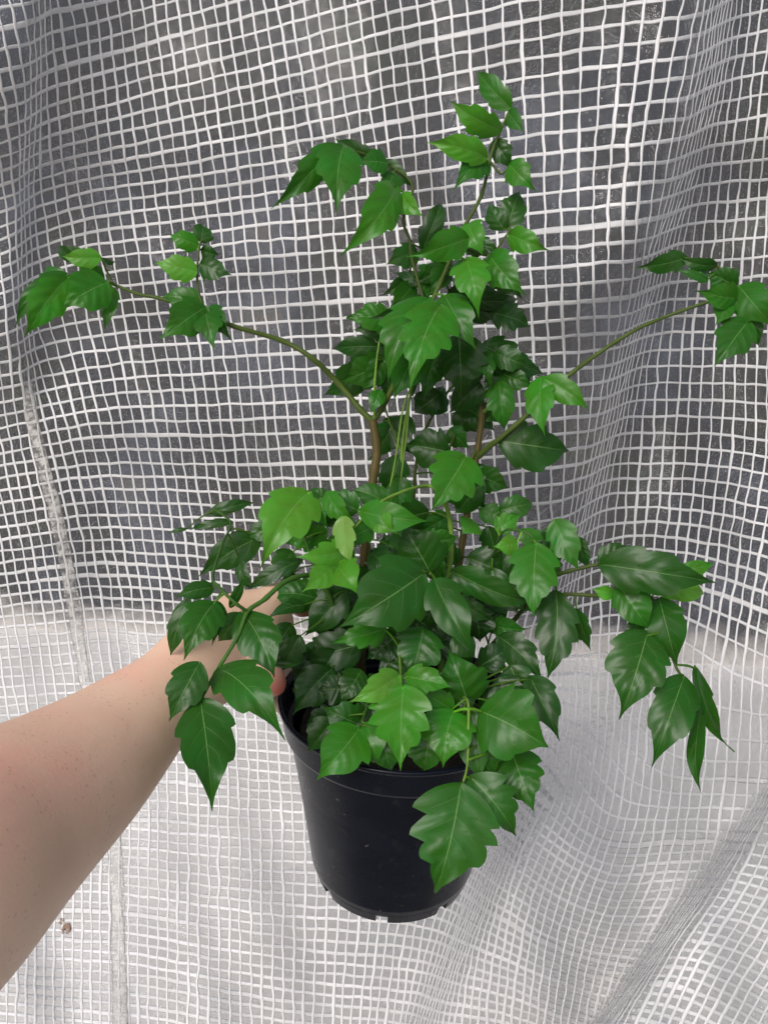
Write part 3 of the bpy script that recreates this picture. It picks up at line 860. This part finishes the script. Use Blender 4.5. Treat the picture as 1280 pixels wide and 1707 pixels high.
# leaves: base x, y, tip x, y, visible width px, depth cm (base), tip depth change cm, shade, teeth, roll degrees
LEAVES = [
    # far left spray
    (112, 458, 20, 540, 42, 0, -1, 1, 1, 15), (112, 466, 46, 557, 56, -1, -2, 2, 2, -10), (178, 471, 104, 512, 66, -1.5, -1, 1.6, 2, 5), (168, 430, 103, 427, 31, -1, -.5, 2.6, 1, 10),
    (150, 428, 95, 410, 26, .5, 1, .6, 1, -20), (174, 466, 133, 443, 26, .2, 0, 1.6, 1, 0), (186, 478, 173, 545, 27, 0, -1, 1.5, 1, 20), (169, 430, 194, 436, 9, .4, 0, .5, 0, 40),
    (112, 462, 75, 452, 24, .6, 1, 1.2, 1, 10),
    # spray left of it
    (331, 410, 281, 392, 30, 0, 0, 1.8, 2, 0), (336, 404, 341, 373, 34, .4, .5, .8, 1, 0), (328, 453, 257, 437, 40, -.5, -.5, 2.5, 2, 8), (335, 440, 386, 458, 38, -.3, 0, .7, 1, -5),
    (336, 418, 366, 424, 24, .5, 0, .6, 1, 0), (343, 512, 268, 565, 60, -1, -2, 1.6, 3, 0), (338, 506, 266, 494, 36, .2, 0, 1.5, 1, 20), (342, 513, 357, 581, 48, -.6, -1.5, 1.3, 2, 0), (350, 512, 385, 568, 34, 0, -1, 1.0, 1, 10),
    # upper left spray
    (556, 244, 456, 345, 44, -2, -1, 1.2, 2, 0), (572, 246, 563, 350, 72, -2.5, -2, 1.5, 2, 0), (624, 268, 558, 231, 28, -1, .5, .5, 1, 0), (640, 270, 688, 312, 27, -.5, 0, .5, 1, 0),
    (660, 312, 581, 420, 60, -2, -2, 2.0, 2, -8), (668, 325, 706, 362, 32, -1.5, -1, 2.2, 1, 0), (645, 272, 600, 268, 38, -1.5, -1, 1.2, 1, 20), (655, 290, 640, 330, 36, -1, -1, 1.0, 1, 0),
    # apex
    (851, 181, 792, 113, 36, -1, 1, 1.5, 2, 0), (834, 218, 750, 170, 42, -1.5, -1, 2.3, 2, 0), (847, 188, 875, 222, 28, -1, -1, 1.3, 1, 10), (810, 263, 713, 238, 42, -2, -1, 2.4, 1, 0),
    (809, 266, 760, 311, 46, -1, -1.5, 1.3, 2, 0), (821, 236, 852, 282, 34, -.5, 0, .5, 2, 0), (850, 276, 891, 316, 42, -1.2, -1, 1.7, 2, 0), (840, 382, 815, 338, 34, -.5, 0, .6, 2, 0),
    (846, 380, 866, 318, 42, -.3, .5, .7, 2, -8), (849, 392, 914, 418, 40, -1.3, -1, 2.2, 1, 0), (780, 374, 803, 424, 48, -1.4, -1, 2.0, 1, 10), (704, 418, 740, 330, 34, .4, .5, .3, 1, 15),
    (778, 398, 686, 428, 50, -2.4, -1.5, 1.9, 1, 0), (816, 426, 874, 490, 54, -1.2, -1.5, 1.6, 2, 0), (776, 432, 797, 522, 60, -2, -1.5, 2.0, 2, 0), (752, 440, 690, 470, 36, .3, 0, .6, 2, 0),
    (750, 450, 716, 485, 38, 0, -1, 1.0, 1, 0), (730, 480, 655, 452, 24, 1, 1, .4, 2, 0),
    # middle
    (732, 512, 684, 644, 86, -3, -2.5, 1.9, 4, 0), (712, 500, 645, 628, 76, -1.8, -2, 1.6, 3, 12), (742, 493, 795, 586, 58, -1.5, -1.5, 1.4, 3, -8), (716, 500, 614, 532, 34, -.5, 0, .5, 2, 0),
    (748, 488, 852, 528, 62, 1.5, 1, .2, 2, 0), (770, 500, 870, 500, 30, 1.5, 1, .3, 2, 0), (630, 578, 551, 583, 34, 2, 1, .4, 1, 0), (632, 598, 538, 662, 54, 2.5, 1, .5, 3, 0), (690, 590, 655, 668, 56, -.6, -1, 1.0, 1, 0),
    (765, 560, 768, 668, 78, 1.5, 0, .5, 3, 0), (795, 605, 908, 624, 50, 3, 1, .3, 2, 0), (800, 640, 748, 690, 48, 3, 1, .2, 1, 0), (832, 636, 842, 718, 44, 2, 0, 1.4, 2, 0), (902, 630, 908, 728, 46, 1, -1, 1.9, 2, 10),
    (907, 632, 981, 682, 42, .5, -1, 2.0, 1, 0), (832, 735, 948, 752, 74, 2.5, 1, .4, 3, 0), (748, 754, 672, 742, 66, 3, 1, .3, 2, 0), (776, 762, 718, 852, 84, -.5, -2, 1.7, 3, 0), (800, 806, 757, 858, 44, 3, 1, 1.0, 1, 0),
    (735, 655, 690, 690, 44, 5, 1, .2, 2, 0), (640, 600, 606, 650, 36, 1.5, 0, 1.0, 2, 0), (720, 690, 742, 640, 40, 6, 1, .2, 2, 0), (850, 620, 800, 668, 40, 2.5, 0, .8, 3, 0),
    (665, 760, 640, 830, 46, 4, 1, .5, 2, 0), (880, 640, 830, 610, 34, 3.5, 1, .4, 2, 0), (632, 650, 618, 690, 26, 1.2, -.5, 1.4, 0, 0),
    # right spray
    (1142, 430, 1061, 446, 34, -2, 0, .6, 1, 0), (1192, 443, 1128, 428, 24, -2, 0, .6, 1, 0), (1178, 468, 1126, 450, 16, -2.2, 0, .9, 1, 20), (1224, 478, 1176, 455, 46, -2, 0, .9, 1, 0), (1226, 498, 1162, 484, 44, -3, -1, 1.7, 1, 0),
    (1232, 478, 1288, 545, 58, -2.4, -1, 1.4, 2, 0), (1246, 536, 1194, 606, 60, -3, -1, 1.1, 2, 0), (1238, 515, 1265, 578, 40, -2, 0, .9, 1, 0), (1210, 500, 1190, 545, 36, -2.5, -1, 1.4, 1, 0),
    # left middle
    (514, 822, 436, 940, 84, -4, -3, 2.3, 3, 8), (508, 825, 548, 884, 38, -3.5, -1, 1.7, 2, 0), (431, 896, 330, 962, 50, -1, -.5, .5, 3, 0), (348, 857, 427, 838, 22, 1, 1, .3, 1, 0), (386, 870, 312, 883, 15, .5, 0, .4, 1, 20),
    (312, 882, 281, 890, 7, .6, 0, .4, 0, 20), (356, 980, 292, 996, 30, -2.8, -1, .7, 1, 0), (357, 1006, 307, 1101, 64, -4.2, -2, 1.2, 2, -6), (360, 1003, 354, 1076, 30, -3.6, -1, .4, 1, 0), (314, 998, 284, 1094, 32, -3, 0, .5, 2, 20),
    (404, 1022, 458, 1130, 68, -4.8, -2, .9, 3, 0), (436, 1098, 508, 1107, 12, -4.4, -1, .9, 0, 50), (404, 1024, 362, 1072, 38, -3.3, 0, .8, 1, 0), (508, 1008, 444, 1032, 24, -2, -1, .5, 1, 25), (486, 1042, 452, 1090, 36, -2.2, -1, .4, 2, 0),
    (332, 1106, 282, 1203, 58, -4.6, -1, .7, 2, 10), (335, 1170, 356, 1342, 90, -5.4, -3, .8, 3, 0), (368, 1116, 472, 1225, 80, -5.2, -3, 1.1, 2, -12), (384, 1012, 407, 962, 16, -3.2, 0, .9, 0, 30), (502, 934, 412, 982, 28, -2, 0, .4, 1, 20),
    (576, 918, 498, 928, 46, -5, -2, 2.5, 2, 0), (562, 940, 503, 988, 48, -5.5, -2, 2.4, 1, 0), (562, 944, 602, 992, 56, -5.6, -2, 2.3, 1, 0), (573, 862, 582, 938, 36, -5.5, -1, 2.8, 2, 30), (553, 842, 516, 812, 22, -4, 0, .9, 1, 30),
    (600, 852, 712, 868, 48, -5, -1, 1.9, 1, 0), (596, 850, 536, 820, 44, -4, 0, 1.3, 2, 0), (648, 840, 586, 816, 40, -2, 0, 1.3, 1, 10), (628, 850, 660, 890, 40, -5.5, -1, 2.4, 1, 20), (545, 822, 590, 870, 36, -4.4, -1, 1.9, 2, 20),
    (400, 935, 425, 985, 22, -1.5, 0, .5, 1, 30), (620, 880, 566, 905, 40, -4.2, -1, 1.6, 1, 0),
    # centre over the pot
    (704, 958, 568, 1046, 112, -6, -2, .85, 2, 0), (717, 955, 668, 872, 80, -4, 0, .7, 1, 0), (725, 968, 792, 1086, 66, -6, -2, .85, 1, 0), (754, 952, 888, 1009, 50, -2, -1, .8, 1, 10), (893, 908, 889, 1026, 78, -2.5, -2, 1.7, 3, 0),
    (642, 1048, 552, 1070, 44, -5, -1, 1.7, 3, 0), (706, 1048, 684, 1132, 74, -5.2, -1, .9, 2, 0), (664, 1126, 583, 1170, 50, -8.5, -1.5, 2.5, 2, 0), (677, 1128, 753, 1146, 46, -8, -1, 2.1, 2, 0), (672, 1146, 668, 1284, 94, -9.5, -2.5, 2.2, 3, 0),
    (753, 1184, 688, 1146, 40, -7.6, -.5, 2.0, 1, 0), (756, 1186, 738, 1280, 84, -8.3, -1.5, 1.9, 3, 0), (779, 1172, 748, 1086, 84, -6.5, 0, 1.1, 2, 0), (802, 1186, 912, 1246, 116, -8.5, -2, 1.3, 3, 0),
    (884, 1130, 933, 1234, 54, -5, -2, .5, 3, 0), (832, 1062, 904, 1134, 52, -2, -2, .3, 2, 0), (852, 1250, 890, 1354, 76, -7.5, -2, 1.1, 3, 0), (768, 1310, 726, 1492, 132, -10, -1.5, 1.2, 4, 0), (784, 1296, 861, 1396, 76, -9.2, -1, 1.1, 3, -8),
    (598, 1216, 528, 1300, 80, -9, -1.5, 1.9, 1, 0), (610, 1206, 630, 1274, 50, -8.6, -1, 1.7, 1, 0), (604, 1210, 536, 1178, 58, -7.4, 0, .9, 2, 0), (552, 1116, 488, 1192, 60, -4.4, -1, .25, 3, 0), (602, 1118, 566, 1174, 44, -5.2, -1, .6, 2, 0),
    (600, 1076, 500, 1112, 66, -3.4, 0, .2, 2, 0), (574, 984, 508, 1060, 58, -3.4, 0, .35, 1, 15), (786, 1188, 804, 1308, 56, -8, -1, 1.0, 1, 0), (756, 1060, 794, 1098, 40, -4, 0, 1.0, 1, 0), (716, 1000, 714, 1046, 44, -4, 0, .5, 1, 0),
    (640, 1090, 700, 1130, 60, -3, 0, .2, 2, 0), (560, 1000, 610, 1050, 60, -2, 0, .3, 2, 0), (700, 1080, 780, 1060, 60, -2, 0, .3, 2, 0), (800, 1040, 850, 1010, 50, 1, 0, .25, 2, 0), (770, 990, 840, 1050, 70, 1, 0, .2, 2, 0),
    (620, 1000, 570, 960, 60, -1, 0, .3, 2, 0), (660, 930, 640, 890, 60, 1, 0, .4, 2, 0), (690, 940, 620, 930, 56, 0, 0, .4, 2, 0), (780, 930, 850, 960, 56, 3, 0, .4, 2, 0), (520, 1090, 490, 1140, 40, -3, 0, .2, 2, 0), (640, 1160, 580, 1130, 50, -4.5, 0, .3, 2, 0),
    (560, 1190, 510, 1210, 40, -5.5, 0, .2, 2, 0), (720, 1160, 770, 1120, 50, -5, 0, .4, 2, 0), (800, 1110, 850, 1080, 46, -2.5, 0, .2, 2, 0), (640, 1200, 600, 1170, 50, -6.5, 0, .35, 2, 0), (800, 1180, 850, 1150, 50, -5.5, 0, .5, 2, 0), (830, 1230, 800, 1180, 60, -7, 0, .8, 2, 0),
    (650, 1190, 610, 1240, 54, -7.2, 0, .5, 2, 0), (700, 1200, 716, 1262, 60, -8, 0, .9, 2, 0), (740, 1170, 800, 1150, 54, -6.4, 0, .5, 2, 0), (580, 1150, 530, 1150, 50, -5.2, 0, .3, 2, 0), (600, 1195, 570, 1235, 46, -7.4, 0, .3, 2, 0),
    (690, 1110, 640, 1150, 60, -5, 0, .4, 2, 0), (560, 1085, 520, 1140, 56, -3.6, 0, .15, 2, 0), (700, 1040, 760, 1040, 56, -3, 0, .3, 2, 0), (660, 1060, 610, 1100, 56, -3, 0, .3, 2, 0), (770, 1200, 776, 1262, 50, -7.6, 0, .7, 2, 0),
    (790, 1010, 800, 1070, 60, -.5, 0, .15, 2, 0), (830, 1130, 862, 1180, 60, -5, 0, .3, 2, 0), (540, 1060, 560, 1000, 60, -1, 0, .15, 2, 0), (620, 950, 590, 1000, 60, -1, 0, .2, 2, 0), (640, 700, 690, 760, 40, 5, 0, .2, 2, 0),
    (640, 1222, 654, 1288, 52, -9, 0, 1.0, 2, 0), (716, 1226, 706, 1290, 58, -9, 0, 1.3, 3, 0), (556, 1200, 512, 1254, 48, -7.4, 0, .6, 2, 0), (820, 1170, 842, 1246, 58, -6.5, 0, .9, 2, 0), (850, 1110, 876, 1170, 50, -4, 0, .6, 2, 0),
    (530, 1130, 496, 1180, 46, -4.6, 0, .4, 2, 0), (800, 1240, 822, 1300, 54, -8.4, 0, 1.0, 2, 0), (500, 1060, 470, 1120, 40, -3.4, 0, .5, 2, 0),
    # right middle
    (862, 905, 822, 911, 32, -1, -.5, 2.6, 0, 0), (826, 882, 868, 858, 34, 1, 0, 2.1, 2, 0), (924, 868, 966, 954, 48, 1, -1, 1.5, 2, 0), (962, 896, 982, 950, 26, 1.4, 0, .5, 1, 10), (926, 910, 884, 892, 30, 1.6, 0, .3, 1, 0),
    (998, 936, 1054, 910, 44, -1.6, 0, .5, 1, 0), (1003, 941, 1196, 971, 72, -3, -1.5, .75, 2, 0), (1090, 974, 1178, 992, 44, -1.6, 0, 2.5, 1, 0), (1110, 962, 1192, 938, 30, -1.6, 0, 2.0, 1, 0), (1022, 992, 986, 981, 22, -2, 0, 2.4, 0, 0),
    (1030, 974, 1082, 1050, 58, -2.8, -1, 1.3, 1, 0), (926, 988, 912, 1132, 66, -2, -1.5, .5, 3, 0), (960, 1016, 985, 1085, 26, -1, 0, .6, 2, 20), (1068, 1030, 1040, 1072, 30, -1.6, 0, .5, 1, 0), (1098, 998, 1126, 1108, 66, -2.8, -1.5, .9, 1, 10),
    (1078, 1058, 1035, 1197, 90, -4, -2, .85, 3, -6), (1139, 1130, 1088, 1279, 68, -4.2, -2, .75, 2, 0), (1160, 1112, 1217, 1256, 26, -4, -1.5, .8, 1, 45), (1173, 1168, 1160, 1323, 26, -3.8, -2, .8, 1, 42), (900, 905, 860, 880, 34, 1.5, 0, 1.6, 1, 0),
    (790, 870, 770, 890, 40, 2, -1, 2.2, 0, 0), (800, 850, 858, 880, 34, 3.5, 0, 1.6, 2, 0), (760, 940, 735, 880, 34, 3, 0, .6, 1, 0),
]
rl_ = random.Random(42)


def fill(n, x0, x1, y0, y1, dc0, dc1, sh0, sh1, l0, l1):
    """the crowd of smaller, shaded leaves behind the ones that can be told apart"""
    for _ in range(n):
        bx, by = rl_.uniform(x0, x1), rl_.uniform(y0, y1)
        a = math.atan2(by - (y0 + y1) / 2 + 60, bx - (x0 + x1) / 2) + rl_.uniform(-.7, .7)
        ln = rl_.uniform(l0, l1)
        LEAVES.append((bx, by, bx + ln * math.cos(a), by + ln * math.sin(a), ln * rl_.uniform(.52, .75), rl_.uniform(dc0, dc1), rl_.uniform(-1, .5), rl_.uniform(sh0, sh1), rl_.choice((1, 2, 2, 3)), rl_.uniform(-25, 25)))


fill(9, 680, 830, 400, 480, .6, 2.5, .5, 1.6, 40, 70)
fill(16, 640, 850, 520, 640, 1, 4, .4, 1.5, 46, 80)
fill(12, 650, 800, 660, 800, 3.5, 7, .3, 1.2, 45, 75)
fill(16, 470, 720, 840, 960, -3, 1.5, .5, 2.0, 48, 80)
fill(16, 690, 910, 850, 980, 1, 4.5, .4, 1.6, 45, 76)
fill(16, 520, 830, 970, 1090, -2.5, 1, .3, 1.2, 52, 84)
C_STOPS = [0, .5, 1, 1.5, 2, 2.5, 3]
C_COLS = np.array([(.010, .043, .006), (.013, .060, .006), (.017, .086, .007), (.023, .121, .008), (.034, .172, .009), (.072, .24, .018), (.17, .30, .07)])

WT = [0, .02, .06, .12, .20, .30, .41, .52, .62, .70, .78, .86, .93, 1]
WV = [.03, .30, .60, .83, .97, 1.0, .95, .80, .59, .38, .215, .115, .055, .010]      # abrupt drawn-out tip
WV2 = [.02, .18, .42, .66, .86, .98, 1.0, .92, .78, .60, .41, .23, .10, .010]      # slimmer, evenly tapered


def rim_depth(y):
    return .566 - (y - 1163) / 105 * .077


def make_leaf(i, rec):
    bx, by, tx, ty, w, dc, dt, shade, teeth, rl = rec
    rnd = random.Random(1000 + i)
    if bx < 512 and by > 960:                        # these hang in front of the arm
        dc = (-5 if bx > 470 else -9 if bx > 395 else -10.5 if by < 1060 else -11.5) + .8 * (dc + 4)
        if bx < 345 and by > 1100: dc -= 2
    d0 = D0 + dc / 100
    d1 = D0 + (dc + dt) / 100
    for (qx, qy) in ((bx, by), (tx, ty)):
        pass
    B, T = at(bx, by, d0), at(tx, ty, d1)
    L = (T - B).length
    a = (T - B).normalized()
    M = (B + T) / 2
    c = (CAM - M).normalized()
    nrm = (c - c.dot(a) * a).normalized()
    rl = R(rl + rnd.uniform(-9, 9))
    nrm = Matrix.Rotation(rl, 3, a) @ nrm
    side = a.cross(nrm)
    hw = w * (d0 + d1) / 2 / FPX / 2 / max(math.cos(rl), .5) * 1.12
    asp = hw / L
    arch = rnd.uniform(.05, .21) * L
    fold = rnd.uniform(.08, .46)
    slim = .8 * rnd.uniform(0, 1) ** 2
    nv = rnd.uniform(4.2, 6.2)
    bend = rnd.uniform(-.05, .05) * L               # sideways sweep
    q = rnd.uniform(.012, .05) * hw * 2
    NL, NW = 44, 5
    nt_ = 3 if teeth > 3 else teeth if teeth < 3 or rnd.random() < .45 else teeth - 1
    offs = [rnd.uniform(-.03, .03), rnd.uniform(-.03, .03)]
    amp = [rnd.uniform(.13, .24) * (1.3 if teeth > 3 else 1) if nt_ else 0 for _ in (0, 1)]
    skew = rnd.uniform(-.06, .06)
    pw = [rnd.uniform(.75, 1.35) for _ in (0, 1)]
    tw = rnd.uniform(-.6, .6)
    edge = rnd.uniform(.03, .13)
    curl = rnd.uniform(-.03, .20) * L
    ph = [rnd.uniform(0, 6.28) for _ in range(4)]
    V, UV, F = [], [], []
    for r in range(NL + 1):
        t = r / NL
        base_w = (1 - slim) * np.interp(t, WT, WV) + slim * np.interp(t, WT, WV2)
        for k in range(-NW, NW + 1):
            u = k / NW
            sgn = 0 if u >= 0 else 1
            f = 1.0
            if nt_:
                t0, t1 = .26 + offs[sgn], .86 + offs[sgn]
                if t0 < t < t1:
                    pp = ((t - t0) / (t1 - t0)) ** pw[sgn] * nt_
                    pp = pp - math.floor(pp)
                    f = 1 - amp[sgn] * (1.35 if nt_ > 2 else 1.0) * ((1 - pp) ** 1.6) + .06 * pp
                elif t <= t0:
                    f = 1.0 + .04 * t / t0
            au = abs(u)
            x = u * float(base_w) * f * hw * (1 + (skew if u > 0 else -skew))
            fwd = .07 * au * au * math.sin(math.pi * min(1, t * 1.05)) * (1 if t < .9 else .3)
            if f < 1: fwd -= 0
            y = (t + fwd) * L if t < .999 else L
            # cordate base
            y -= .035 * L * au * max(0, 1 - t / .12)
            z = arch * 4 * t * (1 - t) + fold * abs(x) * (1 - .4 * t) - .9 * fold * x * x / hw
            vein_ph = nv * t - .27 * nv * au ** .8
            z += q * .5 * math.cos(2 * math.pi * vein_ph) * math.sin(math.pi * min(au * 1.1, 1)) * math.sin(math.pi * t)
            z += edge * hw * au * au * math.sin(8 * t + ph[0] + (2 if u > 0 else 0))
            z -= curl * max(0, t - .6) ** 2 * 6
            if k == 0: z -= .012 * hw
            ang = tw * (t - .3)
            xx = x * math.cos(ang) - 0
            z += x * math.sin(ang)
            p = B + a * y + side * (xx + bend * 4 * t * (1 - t)) + nrm * z
            V.append(p)
            UV.append((.5 + .5 * u, t))
    c_ = 2 * NW + 1
    for r in range(NL):
        for k in range(c_ - 1):
            F.append((r * c_ + k, r * c_ + k + 1, (r + 1) * c_ + k + 1, (r + 1) * c_ + k))
    o = link_mesh('leaf', V, F, M_LEAF, plant, uvs=UV)
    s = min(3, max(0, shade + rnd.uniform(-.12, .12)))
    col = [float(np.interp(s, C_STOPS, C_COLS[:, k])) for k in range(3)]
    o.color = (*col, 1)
    # short stalk to the nearest stem
    best = min(stem_pts, key=lambda sp_: (sp_[0] - B).length)
    dist = (best[0] - B).length
    if .001 < dist < .075:
        mid = (best[0] + B) / 2 + Vector((0, 0, .06 * dist)) - FWD * .05 * dist
        e = B + a * (.015 * L)
        pts = catmull([best[0], mid, e], 5)
        rr = max(.0006, min(.0011, hw * .06))
        Vs, Fs = tube_geo(pts, [rr * 1.15 - .3 * rr * j / (len(pts) - 1) for j in range(len(pts))], 6)
        s_ = link_mesh('leaf_stalk', Vs, Fs, M_STEM, o)
        s_.matrix_parent_inverse = o.matrix_parent_inverse @ Matrix() if False else Matrix()
        s_.color = (col[0] * 1.6 + .02, col[1] * 1.2 + .02, col[2] * 1.2, 1)
    return o


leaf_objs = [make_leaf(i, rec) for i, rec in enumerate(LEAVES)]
bpy.context.view_layer.update()
for o in leaf_objs:                                      # the stalk keeps its place in the world
    for ch in o.children:
        ch.matrix_parent_inverse = o.matrix_world.inverted()

# ------------------------------------------------------------------ person: forearm and hand
def loft(bm, pts, radii, flat=None, seg=20):
    """closed oval tube; radii (across, through); flat = direction of the thin axis"""
    pts = [Vector(p) for p in pts]
    n = len(pts)
    rings = []
    for i in range(n):
        t = (pts[min(i + 1, n - 1)] - pts[max(i - 1, 0)]).normalized()
        f = (flat - flat.dot(t) * t).normalized()
        s = t.cross(f)
        ra, rb = float(radii[i][0]), float(radii[i][1])
        rings.append([bm.verts.new(pts[i] + ra * math.cos(2 * math.pi * k / seg) * s + rb * math.sin(2 * math.pi * k / seg) * f) for k in range(seg)])
    for i in range(n - 1):
        for k in range(seg):
            bm.faces.new((rings[i][k], rings[i][(k + 1) % seg], rings[i + 1][(k + 1) % seg], rings[i + 1][k]))
    bm.faces.new(rings[0][::-1])
    bm.faces.new(rings[-1])


bm = bmesh.new()
view = -FWD
arm = catmull([(-330, 1640, .27), (-160, 1510, .31), (-20, 1398, .36), (140, 1278, .42), (285, 1150, .48), (350, 1105, .51)], 6)
ar = catmull([(.050, .046, 0), (.052, .048, 0), (.0485, .045, 0), (.0395, .036, 0), (.0272, .022, 0), (.0265, .018, 0)], 6)
loft(bm, [at(*p) for p in arm], [(r[0], r[1]) for r in ar], view, 28)
palm = catmull([(285, 1150, .48), (350, 1098, .51), (418, 1062, .535), (474, 1050, .56)], 5)
pr = catmull([(.0275, .022, 0), (.031, .019, 0), (.034, .017, 0), (.025, .013, 0)], 5)
loft(bm, [at(*p) for p in palm], [(r[0], r[1]) for r in pr], view, 24)


def finger(pts, r0, r1):
    P = catmull(pts, 5)
    n = len(P)
    rad = []
    for i in range(n):
        t = i / (n - 1)
        r = r0 + (r1 - r0) * t
        if t > .85: r *= math.sqrt(max(.05, 1 - ((t - .85) / .16) ** 2))
        rad.append((r, r * .92))
    loft(bm, [at(*p) for p in P], rad, view, 14)


finger([(372, 1060, .515), (418, 1022, .535), (462, 998, .555), (498, 1002, .575), (514, 1024, .585)], .0145, .0100)      # thumb over the rim
finger([(418, 1090, .525), (438, 1112, .512), (452, 1132, .514), (458, 1150, .526)], .0112, .0096)                        # index, tip on the outside of the rim
finger([(430, 1078, .545), (452, 1085, .575), (474, 1118, .612), (490, 1150, .64)], .0098, .0078)
finger([(425, 1100, .55), (448, 1120, .59), (482, 1150, .64), (510, 1170, .665)], .0092, .0074)
finger([(412, 1118, .55), (438, 1150, .585), (474, 1180, .63), (498, 1196, .652)], .0082, .0066)
me = bpy.data.meshes.new('person')
bm.normal_update()
bm.to_mesh(me)
bm.free()
me.materials.append(M_SKIN)
person = bpy.data.objects.new('person', me)
COL.objects.link(person)
rm = person.modifiers.new('remesh', 'REMESH')
rm.mode = 'VOXEL'
rm.voxel_size = .0028
sm_ = person.modifiers.new('smooth', 'SMOOTH')
sm_.iterations = 9
sm_.factor = .5
bpy.context.view_layer.update()
dg = bpy.context.evaluated_depsgraph_get()
ev = bpy.data.meshes.new_from_object(person.evaluated_get(dg))
person.modifiers.clear()
person.data = ev
if not ev.materials: ev.materials.append(M_SKIN)
ev.polygons.foreach_set('use_smooth', [True] * len(ev.polygons))
fl = ev.attributes.new('flush', 'FLOAT', 'POINT')        # blood-flushed fingertips and a redder outer forearm
tips = [(at(458, 1148, .52), .021, 1.3), (at(514, 1024, .585), .02, .8), (at(490, 1150, .64), .018, .8), (at(0, 1215, .34), .07, .22)]
co = np.empty(len(ev.vertices) * 3)
ev.vertices.foreach_get('co', co)
co = co.reshape(-1, 3)
val = np.zeros(len(co))
for c_t, r_t, k_t in tips:
    val += k_t * np.exp(-((co - np.array(c_t)) ** 2).sum(1) / r_t ** 2)
fl.data.foreach_set('value', np.clip(val, 0, 1).astype(np.float32))
tag(person, 'bare freckled forearm reaching in from the left, its hand gripping the pot rim', 'person')
